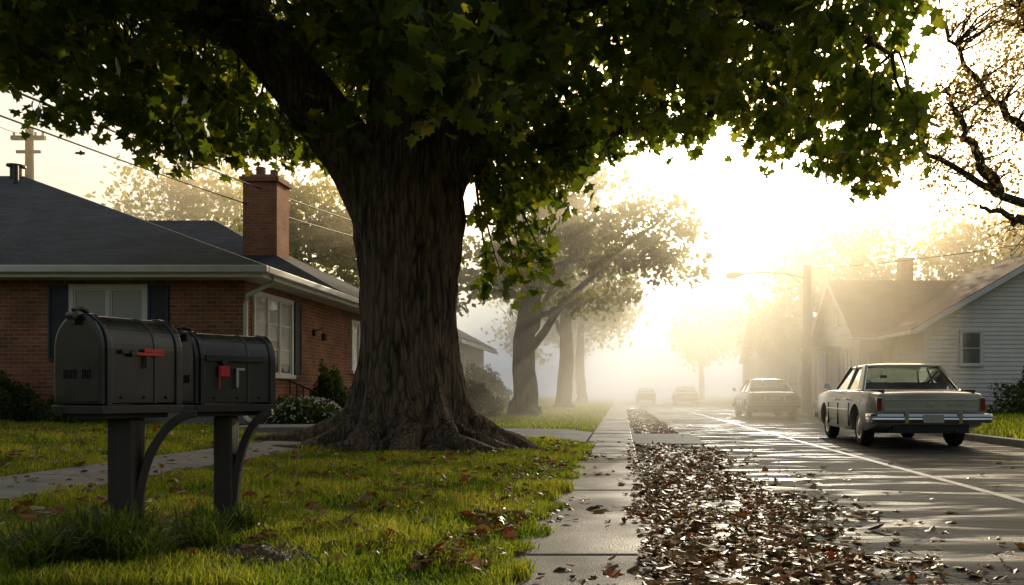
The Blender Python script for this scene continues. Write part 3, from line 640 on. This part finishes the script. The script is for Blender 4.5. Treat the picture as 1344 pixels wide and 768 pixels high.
rake(mb,Vector(e1)+dz+Vector((0,-.003,0)),Vector(k1)+dz+Vector((0,-.003,0)),.2,.04,M_white,'y'); rake(mb,Vector(k1)+dz+Vector((0,-.003,0)),Vector(g1)+dz+Vector((0,-.003,0)),.2,.04,M_white,'y')
mb.box(X0-ov-.1,X0-ov-.003,YA-.5,32.3,ez-.42,ez-.28,M_white)
mb.box(X0-ov,X0-.05,YA-.45,32.3,ez-.34,ez-.31,M_white)
mb.tube([(X0-ov-.04,31.9,ez-.4),(X0-.1,32.0,ez-.7),(X0-.1,32.0,.3)],.045,M_white,8)
mb.build('trim',W)
window('window',W,(12.1,YA-.037,2.45),.65,1.1,0,1,2,False); window('window',W,(15.5,YA-.037,2.4),1.2,1.3,0,2,2,False)
GX0=9.3; ya,yb=32.6,39.6; yc=36.1; gz=3.3; gs=.68; gp=gz+gs*(yc-ya)
mb=MB(); mb.box(GX0,11.5,ya,yb,.1,gz,M_yel); mb.add([(GX0,ya,gz),(GX0,yb,gz),(GX0,yc,gp)],[(0,2,1)],M_side)
siding(mb,'x',ya,yb,GX0,gz+.05,gab(ya,yb,yc,gz,gs),M_side); siding(mb,'x',ya,yb,GX0,.4,lambda z:(ya,yb) if z<gz-.1 else (0,0),M_yel); siding(mb,'y',GX0,10.5,ya,.4,lambda z:(GX0,10.5) if z<gz-.1 else (0,0),M_side)
mb.build('gable_wing',W)
mb=MB(); o=.45; xf=GX0-.4; zb=gz-o*gs+.08
mb.slab([(xf,ya-o,zb),(15,ya-o,zb),(15,yc,gp+.08),(xf,yc,gp+.08)],.06,M_shinb); mb.slab([(xf,yc,gp+.08),(15,yc,gp+.08),(15,yb+o,zb),(xf,yb+o,zb)],.06,M_shinb)
rake(mb,(xf-.003,ya-o,zb-.03),(xf-.003,yc,gp+.05),.2,.04,M_white,'x'); rake(mb,(xf-.003,yc,gp+.05),(xf-.003,yb+o,zb-.03),.2,.04,M_white,'x')
mb.box(xf,10,ya-o-.1,ya-o-.004,zb-.14,zb-.03,M_white)
mb.build('wing_roof',W)
window('window',W,(GX0-.037,yc,4.2),.6,.8,-R90,1,2,False); window('window',W,(GX0-.037,34.3,2.0),1.0,1.4,-R90,2,2,False); window('window',W,(GX0-.037,38.4,2.0),1.0,1.4,-R90,2,2,False); window('window',W,(9.9,ya-.037,2.0),.6,1.2,0,1,2,False)
mb=MB(); mb.box(12.2,12.75,36.5,37.1,4.5,6.7,M_chim); mb.box(12.15,12.8,36.45,37.15,6.7,6.8,M_step); mb.build('chimney',W)
mb=MB(); mb.box(GX0-.06,GX0-.037,35.6,36.6,.5,2.6,M_white); mb.box(GX0-1.2,GX0-.037,35.3,36.9,.1,.5,M_step); mb.box(GX0-1.5,GX0-1.201,35.3,36.9,.1,.33,M_step)
mb.box(GX0-1.25,GX0-1.13,35.3,35.42,.5,2.75,M_white); mb.box(GX0-1.25,GX0-1.13,36.8,36.92,.5,2.75,M_white); mb.box(GX0-1.35,GX0-.037,35.2,37.02,2.75,2.87,M_white); mb.build('porch',W)
W2=empty('cottage',(11,56,.2)); mb=MB(); mb.box(9,16,52,62,.1,3.3,M_yel); mb.add([(9,52,3.3),(9,60,3.3),(9,56,5.9)],[(0,2,1)],M_side); mb.build('walls',W2)
mb=MB(); mb.slab([(8.5,51.5,3.05),(16,51.5,3.05),(16,56,6.0),(8.5,56,6.0)],.06,M_shinb); mb.slab([(8.5,56,6.0),(16,56,6.0),(16,60.5,3.05),(8.5,60.5,3.05)],.06,M_shinb); mb.build('roof',W2)
window('window',W2,(8.985,54.5,2),1.2,1.3,-R90,2); window('window',W2,(11,52,2),1.2,1.3,0,2)

# ------------------------------------------------------------ poles
S_=empty('street_lamp',(7.05,31.8,.1)); mb=MB(); mb.tube([(7.05,31.8,0),(7.05,31.8,3),(7.07,31.8,5.75)],[.19,.17,.14],M_pole,14); mb.build('pole',S_,smooth=True)
mb=MB(); mb.tube([(7.05,31.75,5.25),(6.2,31.7,5.42),(5.2,31.6,5.45),(4.5,31.6,5.38)],[.045,.04,.038,.035],M_iron,8); mb.tube([(7.05,31.75,4.9),(6.4,31.7,5.36)],.018,M_iron,6); mb.build('arm',S_,smooth=True)
mb=MB(); mb.tube([(4.62,31.6,5.38),(4.45,31.6,5.37),(4.25,31.6,5.34),(4.0,31.6,5.30),(3.95,31.6,5.29)],[.04,.09,.14,.10,.03],M_iron,12); mb.build('lamp_head',S_,smooth=True)
U=empty('utility_pole',(-24.7,35,.4)); mb=MB(); mb.tube([(-24.7,35,.2),(-24.7,35,12)],[.2,.15],M_pole,12); mb.box(-25.4,-24.0,34.86,35.0,11.45,11.62,M_pole); mb.box(-25.2,-24.2,34.9,34.98,10.9,11.02,M_pole)
for q in (-25.3,-24.9,-24.4,-24.1): mb.cyl((q,34.94,11.7),(0,0,1),.05,.16,M_gal,8)
mb.build('pole',U)
mb=MB()
def wire(a,b,sag,r=.012):
    pts=[]
    for k in range(25):
        t=k/24; pts.append((a[0]+(b[0]-a[0])*t,a[1]+(b[1]-a[1])*t,a[2]+(b[2]-a[2])*t-sag*4*t*(1-t)))
    mb.tube(pts,r,M_iron,5)
wire((-9.3,9,5.3),(-9.2,50,9.5),.5,.02); wire((-9.6,9,5.0),(-9.8,50,9.2),.6,.016); wire((-24.7,35,11.7),(-9.5,10,5.6),.4,.014)
wire((7.05,31.8,5.7),(7.1,70,6.5),.5); wire((7.05,31.8,5.6),(22,24,7.5),.5); wire((7.05,31.8,5.0),(-6,60,8),.8)
mb.build('power_line')

# ------------------------------------------------------------ mailboxes
def mailbox(name,loc,rot,L_,W_,hs,flagx,flagup):
    E=empty(name,loc)
    def fin(o):
        o.parent=E; o.matrix_parent_inverse=Matrix.Identity(4); return o
    r=W_/2; n=22
    def prof(x,ex=0,z0=0):
        p=[(x,-r-ex,z0-ex),(x,-r-ex,hs*.5)]
        for k in range(n+1):
            a=math.pi-math.pi*k/n; p.append((x,(r+ex)*math.cos(a),hs+(r+ex)*math.sin(a)))
        p+=[(x,r+ex,hs*.5),(x,r+ex,z0-ex)]
        return p
    mb=MB(); mb.loft([prof(L_*q) for q in (0,.33,.66,1)],M_metal); fin(mb.build('box',None,bevel=.004)); 
    mb=MB(); mb.loft([prof(-.026,-.012),prof(-.022,.002),prof(-.004,.004)],M_metal); mb.loft([prof(.002,.003),prof(.004,.010),prof(.030,.010),prof(.032,.003)],M_metal); mb.loft([prof(L_-.03,.004),prof(L_-.028,.009),prof(L_+.006,.009),prof(L_+.008,-.002)],M_metal); mb.loft([prof(L_*.62,.001),prof(L_*.62+.004,.005),prof(L_*.62+.012,.005),prof(L_*.62+.016,.001)],M_metal)
    fin(mb.build('door_and_rims',None,bevel=.003))
    mb=MB()
    for k,yy in enumerate(np.linspace(-r*.5,r*.5,6)):
        if k==2: continue
        mb.box(-.031,-.0255,yy-.011,yy-.006,hs*.45,hs*.45+.045,M_metal); mb.box(-.031,-.0255,yy+.004,yy+.009,hs*.45,hs*.45+.045,M_metal); mb.box(-.031,-.0255,yy-.0055,yy+.0035,hs*.45+(.018 if k%2 else .038),hs*.45+(.024 if k%2 else .044),M_metal)
    mb.box(-.05,-.026,-.02,.02,hs+r-.05,hs+r-.015,M_metal); mb.tube([(-.045,0,hs+r-.03),(-.04,0,hs+r+.02),(-.01,0,hs+r+.028),(.03,0,hs+r+.015)],.012,M_metal,8); mb.cyl((-.045,0,hs+r-.01),(0,1,0),.02,.05,M_metal,12)
    fin(mb.build('latch_and_letters',None,bevel=.002))
    mb=MB(); mb.box(-.03,L_+.01,-r-.014,r+.014,-.05,-.010,M_metal); mb.box(.03,L_-.03,-r*.7,r*.7,-.075,-.051,M_wood)
    for q in (.2,.5,.8): mb.cyl((L_*q,-r-.004,.03),(0,1,0),.008,.012,M_metal,8)
    fin(mb.build('base_plank',None,bevel=.006))
    mb=MB(); fx=flagx; z0=hs*.92
    mb.cyl((fx,-r-.012,z0),(0,1,0),.016,.03,M_metal,12)
    if flagup:
        mb.box(fx-.10,fx+.24,-r-.018,-r-.010,z0+.005,z0+.04,M_metal)
        mb.box(fx-.022,fx+.03,-r-.024,-r-.0185,z0-.08,z0-.02,M_red); mb.box(fx-.03,fx-.0225,-r-.022,-r-.012,z0-.15,z0-.02,M_red); mb.box(fx+.07,fx+.085,-r-.020,-r-.012,z0-.14,z0-.03,M_gal); mb.box(fx+.086,fx+.12,-r-.020,-r-.012,z0-.045,z0-.03,M_gal)
    else:
        mb.box(fx-.005,fx+.17,-r-.020,-r-.012,z0-.010,z0+.006,M_red); mb.box(fx+.06,fx+.17,-r-.021,-r-.0125,z0+.0065,z0+.026,M_red); mb.box(fx+.07,fx+.085,-r-.019,-r-.010,z0-.07,z0-.011,M_metal); mb.box(fx-.06,fx-.0055,-r-.02,-r-.012,z0-.004,z0+.016,M_metal)
    fin(mb.build('flag',None,bevel=.002))
    E.rotation_euler=(0,0,rot); return E
def post(E,px,py,zt,w,brace_to):
    mb=MB(); g=float(gh(px)); mb.box(px-w/2,px+w/2,py-w/2,py+w/2,g-.1,zt,M_wood)
    o=mb.build('post',None,bevel=.012)
    rings=[]; bx,by=brace_to; sx=px+w*.45; sy=py; P3=[]
    for k in range(15):
        t=k/14; q=t*math.pi/2; P3.append(Vector((sx+(bx-sx)*(1-math.cos(q)),sy+(by-sy)*(1-math.cos(q)),g+.14+(zt+.02-g-.14)*math.sin(q))))
    side=Vector((-(by-sy),(bx-sx),0)).normalized()*.03
    for k,p in enumerate(P3):
        t=(P3[min(14,k+1)]-P3[max(0,k-1)]).normalized(); nn=t.cross(side).normalized()*.020
        rings.append([p-side-nn,p+side-nn,p+side+nn,p-side+nn])
    mb2=MB(); mb2.loft(rings,M_wood); o2=mb2.build('curved_brace',None,bevel=.006)
    for ob in (o,o2):
        ob.parent=E; bpy.context.view_layer.update(); ob.matrix_parent_inverse=E.matrix_world.inverted()
E1=mailbox('mailbox',(-2.59,4.026,.85),math.radians(68),.41,.325,.265,.13,False)
E2=mailbox('mailbox',(-2.405,4.63,.845),math.radians(54),.44,.29,.245,.13,True)
post(E1,-2.49,4.22,.773,.125,(-2.21,4.36)); post(E2,-2.26,4.80,.769,.105,(-2.01,4.84))

# ------------------------------------------------------------ cars
def car(name,loc,rot,paintm,style=0):
    E=empty(name,loc); parts=[]
    mb=MB()
    if style==0:
        st=[(0.0,.80,.40,.86),(.03,.86,.37,.885),(.10,.895,.35,.90),(.5,.925,.27,.925),(.9,.935,.22,.94),(1.4,.94,.22,.95),(2.4,.94,.22,.955),(3.3,.94,.22,.96),(3.7,.935,.22,.95),(4.3,.92,.24,.92),(4.7,.90,.28,.89),(4.82,.87,.32,.86),(4.86,.82,.36,.82)]
    else:
        st=[(0.0,.74,.36,.84),(.04,.82,.33,.90),(.15,.86,.30,.93),(.5,.885,.25,.95),(.9,.89,.22,.955),(1.4,.9,.22,.955),(2.4,.9,.22,.95),(3.2,.9,.22,.94),(3.7,.89,.22,.90),(4.2,.87,.24,.84),(4.5,.83,.28,.76),(4.62,.76,.34,.66)]
    rings=[]
    for y,w,zb,zt in st:
        h=zt-zb
        half=[(w*.78,zb),(w*.93,zb+.03),(w*.985,zb+h*.18),(w,zb+h*.45),(w*.995,zb+h*.62),(w*.975,zb+h*.80),(w*.955,zb+h*.90),(w*.93,zt-.015),(w*.88,zt),(w*.6,zt+.012),(w*.25,zt+.022)]
        rings.append([(x,y,z) for x,z in half]+[(-x,y,z) for x,z in half[::-1]])
    mb.loft(rings,paintm); body=mb.build('body',None,smooth=True)
    WR=[(.93 if style else 1.12),(3.75 if style==0 else 3.6)]; R=.325
    mc=MB()
    for wy in WR:
        for s in (-1,1): mc.cyl((s*.86,wy,.34),(1,0,0),R+.05,.44,M_dark,40)
    cut=mc.build('cutter',None); bo=body.modifiers.new('arch','BOOLEAN'); bo.object=cut; bo.operation='DIFFERENCE'; bo.solver='EXACT'
    bpy.context.view_layer.update(); dg=bpy.context.evaluated_depsgraph_get(); me=bpy.data.meshes.new_from_object(body.evaluated_get(dg)); body.modifiers.clear(); body.data=me; bpy.data.objects.remove(cut)
    try: me.set_sharp_from_angle(angle=math.radians(32))
    except Exception: pass
    parts.append(body)
    for wy in WR:
        for s in (-1,1):
            mb=MB(); cx=s*.76; rr=[]
            for dx,r in [(-.10,.20),(-.10,R-.03),(-.075,R),(.075,R),(.10,R-.03),(.10,.215),(.07,.20)]:
                rr.append([(cx+s*dx,wy+r*math.cos(2*math.pi*k/36),R+r*math.sin(2*math.pi*k/36)) for k in range(36)])
            mb.loft(rr,M_rub)
            rr=[]
            for dx,r in [(.068,.21),(.095,.205),(.085,.16),(.10,.12),(.115,.05),(.117,.01)]:
                rr.append([(cx+s*dx,wy+r*math.cos(2*math.pi*k/36),R+r*math.sin(2*math.pi*k/36)) for k in range(36)])
            mb.loft(rr,M_chrome); parts.append(mb.build('wheel',None,smooth=True))
            parts[-1].data.set_sharp_from_angle(angle=.6)
    if style==0: br,tr_,tf,bf,bw,tw,bz,tz=1.0,1.52,2.65,3.25,.82,.63,.94,1.40
    else: br,tr_,tf,bf,bw,tw,bz,tz=.75,1.35,2.6,3.3,.78,.58,.94,1.38
    mb=MB(); nxr,nyr=13,17; rows=[]
    for j in range(nyr):
        v=j/(nyr-1)
        for i in range(nxr):
            u=i/(nxr-1)*2-1
            ye=(tr_-.05)+(tf-tr_+.12)*v; x=u*(tw+.03)*(1-.05*(2*v-1)**2)
            z=tz+.045*(1-u**4)*(1-.8*(2*v-1)**4)-.02*abs(u)**6
            rows.append((x,ye,z))
    top=rows; bot=[(x*.985,y,z-.05) for x,y,z in rows]; n=nxr
    fs=[(j*n+i,j*n+i+1,(j+1)*n+i+1,(j+1)*n+i) for j in range(nyr-1) for i in range(nxr-1)]
    nb=len(top); fb=[tuple(nb+k for k in f[::-1]) for f in fs]; side=[]
    for i in range(nxr-1): side+= [(i+1,i,nb+i,nb+i+1),((nyr-1)*n+i,(nyr-1)*n+i+1,nb+(nyr-1)*n+i+1,nb+(nyr-1)*n+i)]
    for j in range(nyr-1): side+= [(j*n,(j+1)*n,nb+(j+1)*n,nb+j*n),((j+1)*n+n-1,j*n+n-1,nb+j*n+n-1,nb+(j+1)*n+n-1)]
    mb.add(top+bot,fs+fb+side,paintm); ro=mb.build('roof',None,smooth=True); ro.data.set_sharp_from_angle(angle=.7); parts.append(ro)
    mb=MB()
    def beam(p,q,w1,w2,mat=paintm,d=.05):
        p=Vector(p);q=Vector(q); rings=[]
        for pt,w in ((p,w1),(q,w2)):
            rings.append([pt+Vector((-d/2,-w/2,0)),pt+Vector((d/2,-w/2,0)),pt+Vector((d/2,w/2,0)),pt+Vector((-d/2,w/2,0))])
        mb.loft(rings,mat)
    for s in (-1,1):
        beam((s*bw,br+.14,bz-.03),(s*tw,tr_+.07,tz),.34,.22); beam((s*bw,bf-.03,bz-.03),(s*tw,tf-.02,tz),.07,.06); beam((s*bw,(br+bf)/2+.05,bz-.03),(s*tw,(tr_+tf)/2+.05,tz),.07,.05)
        mb.tube([(s*(bw+.022),br,bz+.012),(s*(bw+.022),bf,bz+.012)],.012,M_chrome,6)
    parts.append(mb.build('pillars',None,bevel=.012))
    mb=MB()
    mb.poly([(-bw+.03,br,bz),(bw-.03,br,bz),(tw-.02,tr_-.03,tz-.005),(-tw+.02,tr_-.03,tz-.005)],M_glass)
    mb.poly([(-bw+.03,bf,bz),(bw-.03,bf,bz),(tw-.02,tf+.02,tz-.005),(-tw+.02,tf+.02,tz-.005)],M_glass)
    for s in (-1,1): mb.poly([(s*(bw-.01),br+.1,bz),(s*(bw-.01),bf-.03,bz),(s*(tw-.01),tf,tz-.02),(s*(tw-.01),tr_+.02,tz-.02)],M_glass)
    parts.append(mb.build('glass',None))
    mb=MB()
    for p,q in [((-bw+.02,br-.005,bz+.012),(bw-.02,br-.005,bz+.012)),((-tw+.02,tr_-.045,tz-.02),(tw-.02,tr_-.045,tz-.02)),((-bw+.03,br-.005,bz+.01),(-tw+.02,tr_-.04,tz-.02)),((bw-.03,br-.005,bz+.01),(tw-.02,tr_-.04,tz-.02))]: mb.tube([p,q],.014,M_chrome,6)
    mb.box(-.68,.68,1.25,1.45,.6,1.08,M_seat); mb.box(-.66,-.06,2.15,2.32,.6,1.1,M_seat); mb.box(.06,.66,2.15,2.32,.6,1.1,M_seat); mb.box(-.7,.7,2.95,3.2,.8,1.0,M_dark)
    mb.tube([(.0,2.95,1.22),(.12,2.95,1.22)],.03,M_dark,8)
    ring=[(-.36+.19*math.cos(a_),2.75+.08*math.sin(a_),1.0+.17*math.sin(a_)) for a_ in np.linspace(0,2*math.pi,24)]; mb.tube(ring,.012,M_dark,6)
    parts.append(mb.build('interior',None))
    mb=MB()
    if style==0:
        mb.box(-.74,.74,-.022,.01,.60,.80,paintm)
        mb.box(-.72,.72,-.03,-.0225,.635,.648,M_chrome); mb.box(-.72,.72,-.03,-.0225,.785,.797,M_chrome)
        for s in (-1,1):
            x0,x1=sorted((s*.775,s*.845)); mb.box(x0,x1,-.035,.06,.62,.82,M_tail); mb.box(x0-.008,x1+.008,-.025,.05,.612,.828,M_chrome)
        pts=[(-.93,.30,.50),(-.95,.08,.50),(-.90,-.07,.50),(-.6,-.10,.50),(0,-.115,.50),(.6,-.10,.50),(.90,-.07,.50),(.95,.08,.50),(.93,.30,.50)]
        rg=[]
        P2,_r=smoothpath(pts,[1]*9,40)
        for p in P2: 
            nrm=Vector((p[0],p[1]-1.0,0)).normalized(); c=Vector(p)
            rg.append([c+nrm*o_+Vector((0,0,zz)) for o_,zz in [(-.02,-.075),(.015,-.07),(.035,-.02),(.03,.01),(.042,.03),(.02,.07),(-.02,.075)]])
        mb.loft(rg,M_chrome)
        mb.box(-.16,.16,-.165,-.150,.43,.56,M_plate)
        for s in (-1,1): mb.box(s*.42-.03,s*.42+.03,-.17,-.12,.42,.60,M_chrome)
        for k,xx in enumerate(np.linspace(.28,.5,6)): mb.box(xx,xx+.022,-.029,-.0225,.70,.73,M_chrome)
        mb.box(-.05,.05,-.034,-.0225,.68,.74,M_chrome)
        mb.tube([(.4,-.05,.30),(.4,.3,.30)],.03,M_iron,10)
    else:
        mb.box(-.70,.70,-.02,.03,.64,.80,M_dark)
        for s in (-1,1):
            x0,x1=sorted((s*.36,s*.76)); mb.box(x0,x1,-.035,.08,.645,.795,M_tail); x0,x1=sorted((s*.30,s*.355)); mb.box(x0,x1,-.033,.03,.65,.79,M_white)
        mb.box(-.86,.86,-.10,.14,.40,.56,M_dark); mb.box(-.865,.865,-.108,.13,.50,.53,M_chrome); mb.box(-.17,.17,-.045,-.022,.66,.78,M_plate)
    mb.box(-.6,.6,-.02,.25,.26,.40,M_dark)
    for s in (-1,1):
        w=.945 if style==0 else .905
        x0,x1=sorted((s*(w-.012),s*(w+.008))); mb.box(x0,x1,1.55,3.3,.60,.622,M_chrome); 
        x0,x1=sorted((s*(w-.03),s*(w+.002)))
        for yy in (1.55,2.42,3.25): mb.box(x0,x1,yy,yy+.008,.32,.72,M_dark)
        for yy in (1.62,2.5): mb.box(*sorted((s*(w-.02),s*(w+.025))),yy,yy+.14,.78,.80,M_chrome)
        mb.tube([(s*.90,3.15,.95),(s*1.0,3.12,1.03)],.012,M_chrome,6); mb.tube([(s*1.0,3.08,1.04),(s*1.0,3.14,1.04)],[.06,.05],M_chrome,14)
    y1=br-.08
    mb.box(-.72,-.714,.04,y1,.90,.957 if style==0 else .975,M_dark); mb.box(.714,.72,.04,y1,.90,.957 if style==0 else .975,M_dark)
    mb.box(-.8,.8,4.84 if style==0 else 4.6,4.90 if style==0 else 4.66,.5,.72,M_chrome); mb.box(-.9,.9,4.88 if style==0 else 4.6,4.97 if style==0 else 4.7,.38,.5,M_chrome)
    parts.append(mb.build('trim_and_lamps',None,bevel=.004))
    for p in parts: p.parent=E
    E.rotation_euler=(0,0,rot); return E
car('parked_car',(4.93,13.35,.0),math.radians(-2.2),M_car1,0)
car('parked_car',(5.25,28.6,.0),math.radians(-.5),M_car2,1)
car('moving_car',(2.3,75,.0),0,M_car3,1)
car('parked_car',(4.9,62,.0),0,M_car2,1)

# ------------------------------------------------------------ mist (real scattering volumes)
def mistmat(name,d,g):
    m=bpy.data.materials.new(name); m.use_nodes=True; nt=m.node_tree; nt.nodes.clear()
    o_=nt.nodes.new('ShaderNodeOutputMaterial'); vs_=nt.nodes.new('ShaderNodeVolumeScatter'); vs_.inputs['Color'].default_value=(1,.86,.62,1); vs_.inputs['Density'].default_value=d; vs_.inputs['Anisotropy'].default_value=g
    nt.links.new(vs_.outputs[0],o_.inputs['Volume']); return m
mb=MB(); mb.box(-5.3,6.9,16.5,30,-1.5,10,mistmat('near_mist_volume',.046,.62)); mb.build('mist')
mb=MB(); mb.box(-160,160,30.02,330,-1.5,12,mistmat('mist_volume',.030,.56)); mb.build('mist')

# ------------------------------------------------------------ light & sky
Sd=Vector((.17,1,.29)).normalized(); el=math.asin(Sd.z); az=math.atan2(Sd.x,Sd.y)
sl_=bpy.data.lights.new('sun','SUN'); sl_.energy=5; sl_.angle=math.radians(.6); sl_.color=(1,.75,.44)
so=link(bpy.data.objects.new('sun',sl_)); so.rotation_euler=Sd.to_track_quat('Z','Y').to_euler(); so.location=(5,30,20)
w=bpy.data.worlds.new('World'); sc.world=w; w.use_nodes=True; nt=w.node_tree
sk=nt.nodes.new('ShaderNodeTexSky'); sk.sky_type='NISHITA'; sk.sun_disc=False; sk.sun_elevation=el; sk.sun_rotation=az; sk.dust_density=7; sk.air_density=1.2; sk.ozone_density=.2
bg=nt.nodes['Background']; nt.links.new(sk.outputs[0],bg.inputs[0]); bg.inputs[1].default_value=.13
tc=nt.nodes.new('ShaderNodeTexCoord'); dp=nt.nodes.new('ShaderNodeVectorMath'); dp.operation='DOT_PRODUCT'; dp.inputs[1].default_value=Sd; nt.links.new(tc.outputs['Generated'],dp.inputs[0])
hr=ramp(nt,[(.0,(.085,.072,.055)),(.45,(.12,.11,.095)),(.72,(.46,.44,.38)),(1,(.75,.64,.45))])
mr=nt.nodes.new('ShaderNodeMapRange'); mr.inputs[1].default_value=-.6; mr.inputs[2].default_value=1; nt.links.new(dp.outputs['Value'],mr.inputs[0]); nt.links.new(mr.outputs[0],hr.inputs[0])
bg2=nt.nodes.new('ShaderNodeBackground'); nt.links.new(hr.outputs[0],bg2.inputs[0]); bg2.inputs[1].default_value=.8
ad=nt.nodes.new('ShaderNodeAddShader'); nt.links.new(bg.outputs[0],ad.inputs[0]); nt.links.new(bg2.outputs[0],ad.inputs[1]); nt.links.new(ad.outputs[0],nt.nodes['World Output'].inputs[0])

cam=bpy.data.cameras.new('camera'); cam.sensor_width=36; cam.lens=F/1344*36; cam.clip_end=3000; cam.clip_start=.05
cam.shift_x=-143/1344; cam.shift_y=132/1344
co=link(bpy.data.objects.new('camera',cam)); co.location=(0,0,CH); co.rotation_euler=(math.pi/2,0,0); sc.camera=co
sc.view_settings.view_transform='Standard'; sc.view_settings.look='None'; sc.view_settings.exposure=0
